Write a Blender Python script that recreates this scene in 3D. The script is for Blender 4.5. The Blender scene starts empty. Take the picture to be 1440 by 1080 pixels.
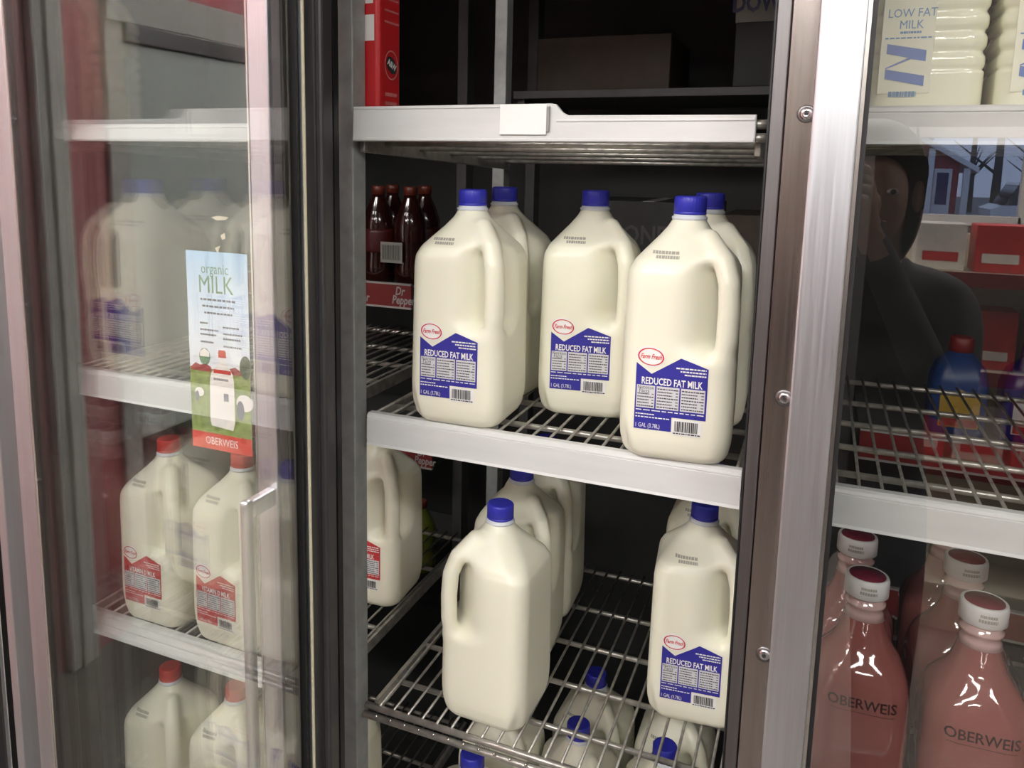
import bpy, bmesh, math, random
import numpy as np
from mathutils import Matrix, Vector
random.seed(7)
rng = np.random.default_rng(7)
scene = bpy.context.scene
C = scene.collection

# ------------------------------------------------------------------ camera
RC = np.array([[0.9193, 0.3931, 0.0172], [0.0756, -0.1336, -0.9881], [-0.3861, 0.9097, -0.1526]])
cam_d = bpy.data.cameras.new('camera')
cam = bpy.data.objects.new('camera', cam_d); C.objects.link(cam)
EYE = 1.5
M = Matrix(((RC[0][0], -RC[1][0], -RC[2][0], 0), (RC[0][1], -RC[1][1], -RC[2][1], 0), (RC[0][2], -RC[1][2], -RC[2][2], EYE), (0, 0, 0, 1)))
cam.matrix_world = M
cam_d.sensor_width = 36; cam_d.sensor_fit = 'HORIZONTAL'
cam_d.lens = 1123.34 / 1440 * 36
cam_d.shift_x = (720 - 674.62) / 1440
cam_d.shift_y = (405.0 - 540) / 1440
cam_d.clip_start = 0.02
scene.camera = cam

# ------------------------------------------------------------------ world, exposure
w = bpy.data.worlds.new('world'); scene.world = w; w.use_nodes = True
bg = w.node_tree.nodes['Background']
bg.inputs[0].default_value = (0.55, 0.68, 1.0, 1); bg.inputs[1].default_value = 1.6
scene.view_settings.view_transform = 'Standard'
scene.view_settings.look = 'None'
scene.view_settings.exposure = 0.0
scene.view_settings.gamma = 1.0
scene.view_settings.use_curve_mapping = False
scene.cycles.use_denoising = True
scene.cycles.max_bounces = 8
scene.cycles.transparent_max_bounces = 24
scene.cycles.sample_clamp_indirect = 6
TUBE = 34.0          # strength of the store's ceiling light diffusers

# ------------------------------------------------------------------ materials
MATS = {}
def mat(name, col, rough=0.5, metal=0.0, var=0.0, vscale=30.0, bump=0.0, bscale=200.0, coat=0.0, emit=None, estr=0.0, stretch=None, rvar=0.0, sss=0.0, ssr=0.01, alpha_trans=0.0, spec=0.5):
    if name in MATS: return MATS[name]
    m = bpy.data.materials.new(name); m.use_nodes = True
    nt = m.node_tree; b = nt.nodes['Principled BSDF']
    b.inputs['Base Color'].default_value = (*col, 1)
    b.inputs['Roughness'].default_value = rough
    b.inputs['Metallic'].default_value = metal
    b.inputs['Specular IOR Level'].default_value = spec
    if coat: b.inputs['Coat Weight'].default_value = coat; b.inputs['Coat Roughness'].default_value = 0.05
    if sss:
        b.inputs['Subsurface Weight'].default_value = sss
        b.inputs['Subsurface Radius'].default_value = (1.0, 0.9, 0.6)
        b.inputs['Subsurface Scale'].default_value = ssr
    if alpha_trans: b.inputs['Transmission Weight'].default_value = alpha_trans
    if emit: b.inputs['Emission Color'].default_value = (*emit, 1); b.inputs['Emission Strength'].default_value = estr
    if var or bump or rvar:
        tc = nt.nodes.new('ShaderNodeTexCoord'); mp = nt.nodes.new('ShaderNodeMapping')
        nt.links.new(tc.outputs['Object'], mp.inputs[0])
        if stretch: mp.inputs['Scale'].default_value = stretch
    if var or rvar:
        n = nt.nodes.new('ShaderNodeTexNoise'); n.inputs['Scale'].default_value = vscale; n.inputs['Detail'].default_value = 5
        nt.links.new(mp.outputs[0], n.inputs['Vector'])
        if var:
            r = nt.nodes.new('ShaderNodeValToRGB')
            r.color_ramp.elements[0].position = 0.3; r.color_ramp.elements[1].position = 0.7
            r.color_ramp.elements[0].color = (*[c * (1 - var) for c in col], 1)
            r.color_ramp.elements[1].color = (*[min(1, c * (1 + var)) for c in col], 1)
            nt.links.new(n.outputs['Fac'], r.inputs[0]); nt.links.new(r.outputs[0], b.inputs['Base Color'])
        if rvar:
            mr = nt.nodes.new('ShaderNodeMapRange'); mr.inputs['To Min'].default_value = max(0, rough - rvar); mr.inputs['To Max'].default_value = rough + rvar
            nt.links.new(n.outputs['Fac'], mr.inputs[0]); nt.links.new(mr.outputs[0], b.inputs['Roughness'])
    if bump:
        n2 = nt.nodes.new('ShaderNodeTexNoise'); n2.inputs['Scale'].default_value = bscale; n2.inputs['Detail'].default_value = 3
        nt.links.new(mp.outputs[0], n2.inputs['Vector'])
        bp = nt.nodes.new('ShaderNodeBump'); bp.inputs['Strength'].default_value = bump; bp.inputs['Distance'].default_value = 0.002
        nt.links.new(n2.outputs['Fac'], bp.inputs['Height']); nt.links.new(bp.outputs[0], b.inputs['Normal'])
    MATS[name] = m
    return m
def glass_mat(name, f0, tint):
    m = bpy.data.materials.new(name); m.use_nodes = True; nt = m.node_tree; nt.nodes.clear()
    out = nt.nodes.new('ShaderNodeOutputMaterial'); mx = nt.nodes.new('ShaderNodeMixShader')
    tr = nt.nodes.new('ShaderNodeBsdfTransparent'); tr.inputs[0].default_value = (*tint, 1)
    gl = nt.nodes.new('ShaderNodeBsdfGlossy'); gl.inputs['Roughness'].default_value = 0.0; gl.inputs[0].default_value = (1, 1, 1, 1)
    lw = nt.nodes.new('ShaderNodeLayerWeight'); lw.inputs[0].default_value = 0.5
    p = nt.nodes.new('ShaderNodeMath'); p.operation = 'POWER'; p.inputs[1].default_value = 5
    ma = nt.nodes.new('ShaderNodeMath'); ma.operation = 'MULTIPLY_ADD'; ma.inputs[1].default_value = 1 - f0; ma.inputs[2].default_value = f0
    nt.links.new(lw.outputs['Facing'], p.inputs[0]); nt.links.new(p.outputs[0], ma.inputs[0]); nt.links.new(ma.outputs[0], mx.inputs[0])
    nt.links.new(tr.outputs[0], mx.inputs[1]); nt.links.new(gl.outputs[0], mx.inputs[2]); nt.links.new(mx.outputs[0], out.inputs[0])
    MATS[name] = m
    return m
GLASS = glass_mat('door_glass', 0.098, (0.985, 0.99, 0.985))
WINGLASS = glass_mat('window_glass', 0.04, (0.98, 0.99, 1.0))
ALU = mat('brushed_aluminium', (0.86, 0.89, 0.94), 0.36, 1.0, var=0.04, vscale=14, stretch=(30, 30, 0.6), rvar=0.08)
ALU2 = mat('dull_aluminium', (0.24, 0.23, 0.23), 0.42, 1.0, var=0.06, vscale=14, stretch=(30, 30, 0.6), rvar=0.08)
POLISH = mat('polished_steel', (0.50, 0.45, 0.42), 0.24, 1.0, var=0.05, vscale=10, stretch=(25, 25, 0.5), rvar=0.06, bump=0.05, bscale=90)
EDGE = mat('bright_edge_metal', (0.92, 0.9, 0.86), 0.25, 1.0)
GALV = mat('galvanised_steel', (0.32, 0.34, 0.33), 0.5, 0.2, var=0.14, vscale=60, rvar=0.1)
ZINC = mat('zinc_wire', (0.40, 0.385, 0.35), 0.32, 0.65, var=0.25, vscale=80)
LIP = mat('grey_price_channel_plastic', (0.66, 0.665, 0.655), 0.42, 0.0, var=0.05, vscale=9, stretch=(1, 1, 6), bump=0.04, bscale=60)
LIPD = mat('grey_price_channel_groove', (0.30, 0.30, 0.29), 0.5, 0.0, var=0.1)
GASK = mat('black_rubber_gasket', (0.012, 0.012, 0.013), 0.5, 0.0, var=0.2)
GASKG = mat('charcoal_vinyl_gasket', (0.045, 0.043, 0.045), 0.45, 0.0, var=0.15)
CREAMLINE = mat('cream_vinyl_bead', (0.62, 0.58, 0.42), 0.4)
INNER = mat('cooler_liner_dark', (0.035, 0.036, 0.035), 0.6, 0.0, var=0.2, vscale=6)
MILK = mat('milk_filled_plastic', (0.87, 0.855, 0.705), 0.34, 0.0, bump=0.06, bscale=55, sss=0.25, ssr=0.006)
NECK = mat('cloudy_neck_plastic', (0.66, 0.69, 0.74), 0.3)
BLUECAP = mat('blue_cap_plastic', (0.032, 0.035, 0.42), 0.38, var=0.04)
REDCAP = mat('red_cap_plastic', (0.62, 0.035, 0.03), 0.38)
LABBLUE = mat('label_blue_print', (0.035, 0.032, 0.30), 0.4)
LABRED = mat('label_red_print', (0.55, 0.045, 0.05), 0.4)
WHITEP = mat('label_white_print', (0.88, 0.88, 0.86), 0.4)
LABGREY = mat('label_pale_grey_print', (0.66, 0.66, 0.68), 0.4)
INK = mat('black_print', (0.03, 0.03, 0.035), 0.5)
STAMP = mat('faded_ink_stamp', (0.40, 0.385, 0.33), 0.5)
REDINK = mat('logo_red_print', (0.62, 0.03, 0.03), 0.4)
PAPER = mat('white_paper', (0.9, 0.9, 0.88), 0.6, var=0.02)
SCREW = mat('stainless_screw', (0.7, 0.7, 0.7), 0.2, 1.0)
# ------------------------------------------------------------------ helpers
def mesh(name, verts, faces, mt=None, smooth=False):
    me = bpy.data.meshes.new(name)
    me.from_pydata([tuple(v) for v in verts], [], [tuple(f) for f in faces])
    if mt is not None: me.materials.append(mt)
    if smooth: me.shade_smooth()
    me.update()
    return me
def obj(name, me, parent=None, loc=(0, 0, 0), rot=(0, 0, 0)):
    o = bpy.data.objects.new(name, me); C.objects.link(o)
    o.location = loc; o.rotation_euler = rot
    if parent is not None: o.parent = parent
    return o
def thing(name, label, cat, loc, rz=0.0, group=None, kind=None):
    o = bpy.data.objects.new(name, None); C.objects.link(o)
    o.empty_display_size = 0.05
    o.location = loc; o.rotation_euler = (0, 0, rz)
    tag(o, label, cat, group, kind)
    return o
def tag(o, label=None, cat=None, group=None, kind=None):
    if label: o['label'] = label
    if cat: o['category'] = cat
    if group: o['group'] = group
    if kind: o['kind'] = kind
    return o
def copy_tree(o, parent=None):
    c = o.copy(); C.objects.link(c); c.parent = parent
    for ch in list(o.children): copy_tree(ch, c)
    return c
def box_me(name, x0, x1, y0, y1, z0, z1, mt, bev=0.0, seg=2):
    bm = bmesh.new()
    vs = [bm.verts.new((x, y, z)) for x in (x0, x1) for y in (y0, y1) for z in (z0, z1)]
    for f in ((0, 1, 3, 2), (4, 6, 7, 5), (0, 4, 5, 1), (2, 3, 7, 6), (0, 2, 6, 4), (1, 5, 7, 3)):
        bm.faces.new([vs[i] for i in f])
    if bev: bmesh.ops.bevel(bm, geom=bm.edges[:], offset=bev, segments=seg, affect='EDGES', profile=0.5)
    bmesh.ops.recalc_face_normals(bm, faces=bm.faces[:])
    me = bpy.data.meshes.new(name); bm.to_mesh(me); bm.free()
    me.materials.append(mt)
    return me
def box(name, x0, x1, y0, y1, z0, z1, mt, parent=None, bev=0.0, loc=(0, 0, 0), seg=2):
    return obj(name, box_me(name, x0, x1, y0, y1, z0, z1, mt, bev, seg), parent, loc)
def cyl_me(name, p0, p1, r, mt, n=8, r1=None):
    p0 = Vector(p0); p1 = Vector(p1); d = (p1 - p0).normalized()
    a = d.orthogonal().normalized(); b = d.cross(a)
    r1 = r if r1 is None else r1
    vs = []; fs = []
    for p, rr in ((p0, r), (p1, r1)):
        for i in range(n):
            t = 2 * math.pi * i / n; vs.append(p + a * (rr * math.cos(t)) + b * (rr * math.sin(t)))
    for i in range(n):
        j = (i + 1) % n; fs.append((i, j, n + j, n + i))
    fs.append(tuple(range(n - 1, -1, -1))); fs.append(tuple(range(n, 2 * n)))
    me = mesh(name, vs, fs, mt)
    for p in me.polygons: p.use_smooth = len(p.vertices) == 4
    return me
def lathe_me(name, prof, mt, n=32, rad=None, smooth=True):
    vs = []; fs = []
    for k, (r, z) in enumerate(prof):
        for i in range(n):
            t = 2 * math.pi * i / n; rr = r * (rad(t, z) if rad else 1)
            vs.append((rr * math.cos(t), rr * math.sin(t), z))
    m = len(prof)
    for k in range(m - 1):
        for i in range(n):
            j = (i + 1) % n; fs.append((k * n + i, k * n + j, (k + 1) * n + j, (k + 1) * n + i))
    fs.append(tuple(range(n - 1, -1, -1))); fs.append(tuple((m - 1) * n + i for i in range(n)))
    me = mesh(name, vs, fs, mt)
    if smooth:
        for p in me.polygons: p.use_smooth = len(p.vertices) == 4
    return me
def sec(h, r, n=8):
    """rounded-square section, counter clockwise"""
    r = min(r, h); pts = []
    for cx, cy, a0 in ((1, 1, 0), (-1, 1, 90), (-1, -1, 180), (1, -1, 270)):
        for i in range(n + 1):
            a = math.radians(a0 + 90 * i / n)
            pts.append((cx * (h - r) + r * math.cos(a), cy * (h - r) + r * math.sin(a)))
    return pts
def loft_me(name, rings, mt, n=8):
    """rings = [(z, half, corner radius)]"""
    vs = []; fs = []
    for z, h, r in rings: vs += [(x, y, z) for x, y in sec(h, r, n)]
    k = 4 * (n + 1)
    for a in range(len(rings) - 1):
        for i in range(k):
            j = (i + 1) % k; fs.append((a * k + i, a * k + j, (a + 1) * k + j, (a + 1) * k + i))
    fs.append(tuple(range(k - 1, -1, -1))); fs.append(tuple((len(rings) - 1) * k + i for i in range(k)))
    me = mesh(name, vs, fs, mt)
    for p in me.polygons: p.use_smooth = len(p.vertices) == 4
    return me
def rsq(x, y, h, r):
    r = np.minimum(r, h)
    qx = np.abs(x) - (h - r); qy = np.abs(y) - (h - r)
    return np.sqrt(np.maximum(qx, 0) ** 2 + np.maximum(qy, 0) ** 2) + np.minimum(np.maximum(qx, qy), 0) - r
def text2d(body, size, shear=0.0, offset=0.0, align='CENTER', sx=1.0, res=2):
    cu = bpy.data.curves.new('lettering', 'FONT'); cu.body = body; cu.size = size; cu.shear = shear; cu.offset = offset
    cu.align_x = align; cu.align_y = 'CENTER'; cu.resolution_u = res; cu.fill_mode = 'FRONT'
    o = bpy.data.objects.new('lettering', cu); C.objects.link(o)
    dg = bpy.context.evaluated_depsgraph_get(); dg.update()
    me = bpy.data.meshes.new_from_object(o.evaluated_get(dg))
    v = [(p.co.x * sx, p.co.y) for p in me.vertices]; f = [tuple(p.vertices) for p in me.polygons]
    bpy.data.objects.remove(o); bpy.data.curves.remove(cu); bpy.data.meshes.remove(me)
    return v, f
class Flat:
    """collects flat print in (x, z) and lays it on a surface y = wrap(x, z)"""
    def __init__(s): s.v = []; s.f = []
    def add(s, v, f, dx=0, dy=0, rot=0.0):
        n = len(s.v); c, si = math.cos(rot), math.sin(rot)
        s.v += [(c * a - si * b + dx, si * a + c * b + dy) for a, b in v]; s.f += [tuple(i + n for i in q) for q in f]; return s
    def text(s, body, size, x, y, rot=0.0, **k): return s.add(*text2d(body, size, **k), x, y, rot)
    def rect(s, x0, x1, y0, y1, nx=1):
        v = []; f = []
        for i in range(nx + 1):
            x = x0 + (x1 - x0) * i / nx; v += [(x, y0), (x, y1)]
        for i in range(nx): f.append((2 * i, 2 * i + 2, 2 * i + 3, 2 * i + 1))
        return s.add(v, f)
    def cols(s, xs, lo, hi, m=6):
        v = []; f = []
        for x in xs:
            a, b = lo(x), hi(x)
            v += [(x, a + (b - a) * j / m) for j in range(m + 1)]
        for i in range(len(xs) - 1):
            for j in range(m): p = i * (m + 1) + j; f.append((p, p + m + 1, p + m + 2, p + 1))
        return s.add(v, f)
    def ellipse(s, cx, cy, rx, ry, inner=0.0, n=32, rot=0.0):
        v = []; f = []
        for i in range(n):
            t = 2 * math.pi * i / n; v += [(rx * math.cos(t), ry * math.sin(t)), (rx * inner * math.cos(t), ry * inner * math.sin(t))] if inner else [(rx * math.cos(t), ry * math.sin(t))]
        if inner: f = [(2 * i, 2 * ((i + 1) % n), 2 * ((i + 1) % n) + 1, 2 * i + 1) for i in range(n)]
        else: f = [tuple(range(n))]
        return s.add(v, f, cx, cy, rot)
    def poly(s, pts): return s.add(pts, [tuple(range(len(pts)))])
    def dashes(s, x0, x1, y, h, seed=1, gap=0.3):
        r = random.Random(seed); x = x0; L = (x1 - x0)
        while x < x1 - 1e-5:
            wd = L * r.uniform(0.05, 0.14); e = min(x + wd, x1); s.rect(x, e, y - h / 2, y + h / 2); x = e + L * 0.025
        return s
    def me(s, name, mt, wrap, off):
        a = np.array(s.v); y = wrap(a[:, 0], a[:, 1]) - off
        return mesh(name, np.stack([a[:, 0], y, a[:, 1]], 1), s.f, mt)
def flat_wrap(y): return lambda x, z: np.full(len(x), y)
def bisect_front(sdf, depth=0.09):
    def wr(x, z):
        lo = np.full(len(x), -depth); hi = np.zeros(len(x))
        for _ in range(30):
            mid = (lo + hi) / 2; ins = sdf(x, mid, z) < 0
            hi = np.where(ins, mid, hi); lo = np.where(ins, lo, mid)
        return hi
    return wr
# ------------------------------------------------------------------ the room
MAROON = mat('maroon_wall_paint', (0.52, 0.15, 0.165), 0.55, var=0.05, vscale=4, bump=0.05)
WTRIM = mat('off_white_trim_paint', (0.72, 0.69, 0.66), 0.5, var=0.03)
CREAM = mat('tan_wall_paint', (0.20, 0.17, 0.14), 0.6, var=0.04, vscale=3)
FLOOR = mat('vinyl_floor', (0.15, 0.135, 0.12), 0.35, var=0.12, vscale=5)
CEIL = mat('ceiling_paint', (0.75, 0.74, 0.72), 0.8, var=0.02)
GREYDOOR = mat('pale_grey_door_paint', (0.86, 0.92, 0.88), 0.5, var=0.04, vscale=3)
DARKP = mat('dark_panel_paint', (0.10, 0.095, 0.09), 0.5, var=0.1)
FY = 0.71      # front face of the cooler frame
XL, XR, YB, ZC = -1.95, 2.8, -4.0, 2.75
def struct(o): o['kind'] = 'structure'; return o
struct(box('floor', XL, XR, YB, 2.3, -0.05, 0.0, FLOOR))
struct(box('ceiling', XL, XR, YB, 2.3, ZC, ZC + 0.05, CEIL))
wl = struct(box('wall_left', XL - 0.1, XL, YB, 2.3, 0, ZC, MAROON))
struct(box('wall_right', XR, XR + 0.1, YB, 2.3, 0, ZC, CREAM))
# back wall of the store, with a window opening
WX0, WX1, WZ0, WZ1 = 0.47, 1.04, 1.24, 1.72
bm = bmesh.new()
def addbox(bm, x0, x1, y0, y1, z0, z1):
    vs = [bm.verts.new((x, y, z)) for x in (x0, x1) for y in (y0, y1) for z in (z0, z1)]
    for f in ((0, 1, 3, 2), (4, 6, 7, 5), (0, 4, 5, 1), (2, 3, 7, 6), (0, 2, 6, 4), (1, 5, 7, 3)): bm.faces.new([vs[i] for i in f])
for a in ((XL, WX0, 0, ZC), (WX1, XR, 0, ZC), (WX0, WX1, 0, WZ0), (WX0, WX1, WZ1, ZC)): addbox(bm, a[0], a[1], YB - 0.12, YB, a[2], a[3])
bmesh.ops.recalc_face_normals(bm, faces=bm.faces[:])
me = bpy.data.meshes.new('wall_back'); bm.to_mesh(me); bm.free(); me.materials.append(CREAM)
struct(obj('wall_back', me))
win = thing('window_1', None, None, (0, 0, 0), kind='structure')
for a in ((WX0 - 0.04, WX0 + 0.02, WZ0 - 0.04, WZ1 + 0.04), (WX1 - 0.02, WX1 + 0.04, WZ0 - 0.04, WZ1 + 0.04), (WX0, WX1, WZ1 - 0.02, WZ1 + 0.04), (WX0, WX1, WZ0 - 0.04, WZ0 + 0.02)):
    box('window_frame', a[0], a[1], YB - 0.03, YB + 0.02, a[2], a[3], WTRIM, win, 0.004)
box('pane', WX0, WX1, YB - 0.07, YB - 0.064, WZ0, WZ1, WINGLASS, win)
# trims and a pale door on the maroon side wall
for k, (a, b, mt) in enumerate(((-0.083, -0.01, WTRIM), (-0.249, -0.153, WTRIM), (-0.463, -0.397, WTRIM))):
    struct(box('trim_%d' % (k + 1), XL, XL + 0.018 + 0.012 * (k == 1), a, b, 0, ZC, mt, bev=0.004))
struct(box('trim_10', XL, XL + 0.04, -0.198, -0.189, 0, ZC, WTRIM, bev=0.003))
sd = thing('door_6', None, None, (XL, -0.463, 0), kind='structure')
box('door_leaf', 0.0, 0.02, -0.95, 0.0, 0.62, 1.84, GREYDOOR, sd, 0.004)
box('kick_panel', 0.0, 0.02, -0.95, 0.0, 0.0, 0.62, DARKP, sd, 0.004)
box('door_closer_rail', 0.0, 0.03, -0.95, 0.0, 1.84, 1.895, ALU2, sd, 0.004)  # dark strip standing in for the shadow band below the door head
box('door_head', 0.0, 0.030, -1.0, 0.066, 1.895, 2.005, WTRIM, sd, 0.004)
# ceiling lights of the store
DIFF = mat('lit_diffuser', (0.9, 0.9, 0.9), 0.5, emit=(1.0, 0.982, 0.955), estr=TUBE)
TINW = mat('white_fixture_metal', (0.8, 0.8, 0.8), 0.4)
def ceiling_light(x, y, label):
    t = thing('ceiling_light', label, 'light', (x, y, ZC), group='store ceiling lights')
    box('fixture_body', -0.62, 0.62, -0.17, 0.17, -0.05, 0.0, TINW, t, 0.004)
    box('diffuser', -0.60, 0.60, -0.15, 0.15, -0.075, -0.05, DIFF, t, 0.008)
for x, y, l in ((-1.2, -0.55, 'long lit ceiling fixture nearest the maroon side wall'), (-0.1, -1.5, 'long lit ceiling fixture in front of the open milk cooler'), (1.5, -1.1, 'long lit ceiling fixture nearest the cream side wall'),
                (-1.2, -1.9, 'long lit ceiling fixture by the pale side door'), (0.6, -2.9, 'long lit ceiling fixture before the store window')):
    ceiling_light(x, y, l)

# ------------------------------------------------------------------ the cooler body
CB = 2.15   # inner back
struct(box('wall_cooler_back', -1.62, 0.98, CB, CB + 0.06, 0, 2.6, INNER))
struct(box('wall_cooler_left', -1.66, -1.60, FY + 0.02, CB, 0, 2.6, INNER))
struct(box('wall_cooler_right', 0.94, 1.0, FY + 0.02, CB, 0, 2.6, INNER))
struct(box('ceiling_cooler', -1.66, 1.0, FY + 0.02, CB, 2.5, 2.56, INNER))
struct(box('floor_cooler', -1.66, 1.0, FY + 0.02, CB, 0.0, 0.1, INNER))
struct(box('trim_4', XL, XR, FY, FY + 0.03, 2.02, ZC, ALU2))           # header above the doors
struct(box('trim_5', XL, XR, FY, FY + 0.03, 0.0, 0.16, DARKP))         # kick plate
struct(box('wall_panel_left', XL, -1.42, FY, FY + 0.03, 0.16, 2.02, ALU2))
struct(box('wall_panel_right', 0.90, XR, FY, FY + 0.03, 0.16, 2.02, ALU2))
# mullions
def mullion(n, xl, xr, screws=None, left_style=False):
    t = thing('trim_%d' % n, None, None, (0, 0, 0), kind='structure')
    z0, z1 = 0.16, 2.02
    if not left_style:
        box('post_core', xl + 0.004, xr, FY + 0.004, FY + 0.05, z0, z1, GASK, t)
        box('edge_strip', xl, xl + 0.0015, FY - 0.004, FY + 0.01, z0, z1, GASK, t)
        box('flange', xl + 0.0015, xl + 0.0125, FY - 0.003, FY + 0.01, z0, z1, ALU2, t, 0.001)
        box('face_plate', xl + 0.0135, xr, FY - 0.001, FY + 0.006, z0, z1, POLISH, t, 0.0005)
    else:
        box('post_core', xl, xr - 0.002, FY + 0.004, FY + 0.012, z0, z1, GASK, t)
        box('face_plate', xl, xr, FY, FY + 0.006, z0, z1, GASK, t, 0.0005)
    if screws:
        for z in screws:
            pr = [(0.0055, 0), (0.0053, 0.0012), (0.0042, 0.0024), (0.002, 0.003), (0.0009, 0.0021)]
            s = obj('screw', lathe_me('screw', pr, SCREW, 16), t, (-0.0172, FY - 0.001, z), (math.radians(90), 0, 0))
            obj('screw_socket', lathe_me('screw_socket', [(0.0017, 0), (0.0017, 0.0031)], INK, 6), s)
            obj('washer', lathe_me('washer', [(0.0072, 0), (0.0072, 0.0007), (0.0056, 0.0009)], ALU2, 20), s)
    return t
mullion(6, -0.0465, 0.012, screws=(1.545, 1.308, 1.07))
mullion(7, -0.545, -0.467, left_style=True)
mullion(8, -0.975, -0.915)
mullion(9, 0.40, 0.47)
# door: local frame, hinge on the left (x = 0), outside is -y, width W
DW, DZ0, DZ1 = 0.417, 0.17, 2.01
def door(n, hx, hy, rz=0.0, st0=0.035, st1=0.035, W=DW, shown=False, seal=0.0037):
    t = thing('door_%d' % n, None, None, (hx, hy, 0), rz, kind='structure')
    T = 0.030 if shown else 0.036
    a, b = st0, st1
    for nm, x0, x1 in (('stile', 0, a), ('stile', W - b, W)):
        s = box(nm, x0, x1, 0, T, DZ0, DZ1, ALU, t, 0.0015)
    box('rail', a, W - b, 0.0005, T - 0.0005, DZ1 - 0.045, DZ1, ALU, t, 0.0015)
    box('rail', a, W - b, 0.0005, T - 0.0005, DZ0, DZ0 + 0.06, ALU, t, 0.0015)
    box('edge_bead', a, a + 0.0028, 0.0, 0.004, DZ0 + 0.06, DZ1 - 0.045, EDGE, t)
    box('edge_bead', W - b - 0.0022, W - b, 0.0, 0.004, DZ0 + 0.06, DZ1 - 0.045, EDGE, t)
    for x0, x1 in ((a + 0.0028, a + 0.0028 + seal), (W - b - 0.0022 - seal, W - b - 0.0022)):
        box('glazing_seal', x0, x1, 0.002, T - 0.004, DZ0 + 0.06, DZ1 - 0.045, GASK, t)
    box('glass_pane', a + 0.0028 + seal, W - b - 0.0022 - seal, 0.006, 0.009, DZ0 + 0.06, DZ1 - 0.045, GLASS, t)
    if shown:   # inner pane, spacer and the strips on the inner face of the hinge stile
        box('glass_pane', a + 0.0028 + seal, W - b - 0.0022 - seal, 0.019, 0.022, DZ0 + 0.06, DZ1 - 0.045, GLASS, t)
        box('pane_spacer', a + 0.0065, a + 0.020, 0.0092, 0.0188, DZ0 + 0.06, DZ1 - 0.045, GASKG, t)
        box('bead_strip', a - 0.0008, a + 0.0012, T - 0.001, T + 0.0022, DZ0 + 0.06, DZ1 - 0.045, CREAMLINE, t, 0.0006)
        box('stile_liner', 0.002, a - 0.0008, T, T + 0.0015, DZ0 + 0.01, DZ1 - 0.01, GASKG, t)  # dark plate puts the shade of the stile's inner face into colour
        box('liner_bead', 0.0265, 0.0282, T + 0.001, T + 0.0035, DZ0 + 0.01, DZ1 - 0.01, ALU2, t)
    # magnetic gasket on the inner face
    gm = GASKG
    for x0, x1, z0, z1 in ((0.006, 0.026, DZ0 + 0.01, DZ1 - 0.01), (W - 0.026, W - 0.006, DZ0 + 0.01, DZ1 - 0.01), (0.026, W - 0.026, DZ1 - 0.03, DZ1 - 0.01), (0.026, W - 0.026, DZ0 + 0.01, DZ0 + 0.03)):
        box('gasket', x0, x1, T, T + 0.010, z0, z1, gm, t, 0.003)
    return t
def door_handle(t, x, ztop, L):
    h = box('handle', x - 0.008, x + 0.004, -0.048, -0.036, ztop - L, ztop, ALU, t, 0.004, seg=3)
    for z in (ztop - 0.012, ztop - L + 0.012):
        box('handle_mount', x - 0.008, x + 0.004, -0.038, 0.001, z - 0.010, z + 0.010, ALU, h, 0.003)
    return h
dl = door(1, -0.931, 0.675, st0=0.029, st1=0.026, W=0.410, seal=0.0012)                    # closed, milk in red labels behind it
door_handle(dl, 0.410 - 0.006, 1.150, 0.42)
dc = door(2, -0.499, 0.703, rz=-math.pi / 2, st0=0.043, shown=True)     # open door
dr = door(3, -0.012, 0.675, st0=0.0325)       # closed, pink bottles behind it
door_handle(dr, DW - 0.004, 1.150, 0.42)
d4 = door(4, -0.963 - DW, 0.675)
d5 = door(5, 0.47, 0.675)

# ------------------------------------------------------------------ shelving
POSTN = 0
def shelf_post(x, y, label, z0=0.1, z1=2.45, wx=0.021, wy=0.027):
    t = thing('shelf_post', label, 'post', (x, y, z0), group='galvanised shelf posts')
    me = box_me('post_channel', -wx / 2, wx / 2, -wy / 2, wy / 2, 0, z1 - z0, GALV, 0.0015)
    obj('post_channel', me, t)
    box('foot_plate', -wx / 2 - 0.006, wx / 2 + 0.006, -wy / 2 - 0.006, wy / 2 + 0.006, 0, 0.006, GALV, t)
    return t
for x, a in ((-0.4925, 'between the open bay and the red-label milk bay'), (-0.0235, 'behind the screwed steel mullion'), (-0.972, 'at the far end of the red-label milk bay')):
    shelf_post(x, 0.7835, 'front galvanised shelf post ' + a)
    shelf_post(x, 1.242, 'rear galvanised shelf post ' + a)
SP = 0.0195
WIRE = cyl_me('wire', (0, -0.005, -0.0017), (0, 0.45, -0.0017), 0.0017, ZINC, 6)
WIRES = cyl_me('wire', (0, 0.004, -0.0017), (0, 0.45, -0.0017), 0.0017, ZINC, 6)
def lip_me(L, zt, zb, tilt=0.0, ledge=True):
    """price channel: face leaning by tilt, small ledge and a folded bottom edge"""
    pr = [(0.012, zt), (0.004, zt), (0.001, zt - 0.002), (0.0, zt - 0.005), (0.0012, zt - 0.0058), (0.0, zt - 0.0068), (-tilt, zb + 0.004), (-tilt - 0.001, zb + 0.001), (-tilt + 0.002, zb), (0.004 - tilt, zb), (0.004 - tilt * 0.8, zb + 0.006), (0.005, zt - 0.010), (0.012, zt - 0.004)]
    n = len(pr); vs = [(x, y, z) for x in (0, L) for y, z in pr]
    fs = [(i, (i + 1) % n, n + (i + 1) % n, n + i) for i in range(n)] + [tuple(range(n - 1, -1, -1)), tuple(range(n, 2 * n))]
    me = mesh('price_channel', vs, fs, LIP)
    bm = bmesh.new(); bm.from_mesh(me); bmesh.ops.recalc_face_normals(bm, faces=bm.faces[:]); bm.to_mesh(me); bm.free()
    return me
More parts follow.
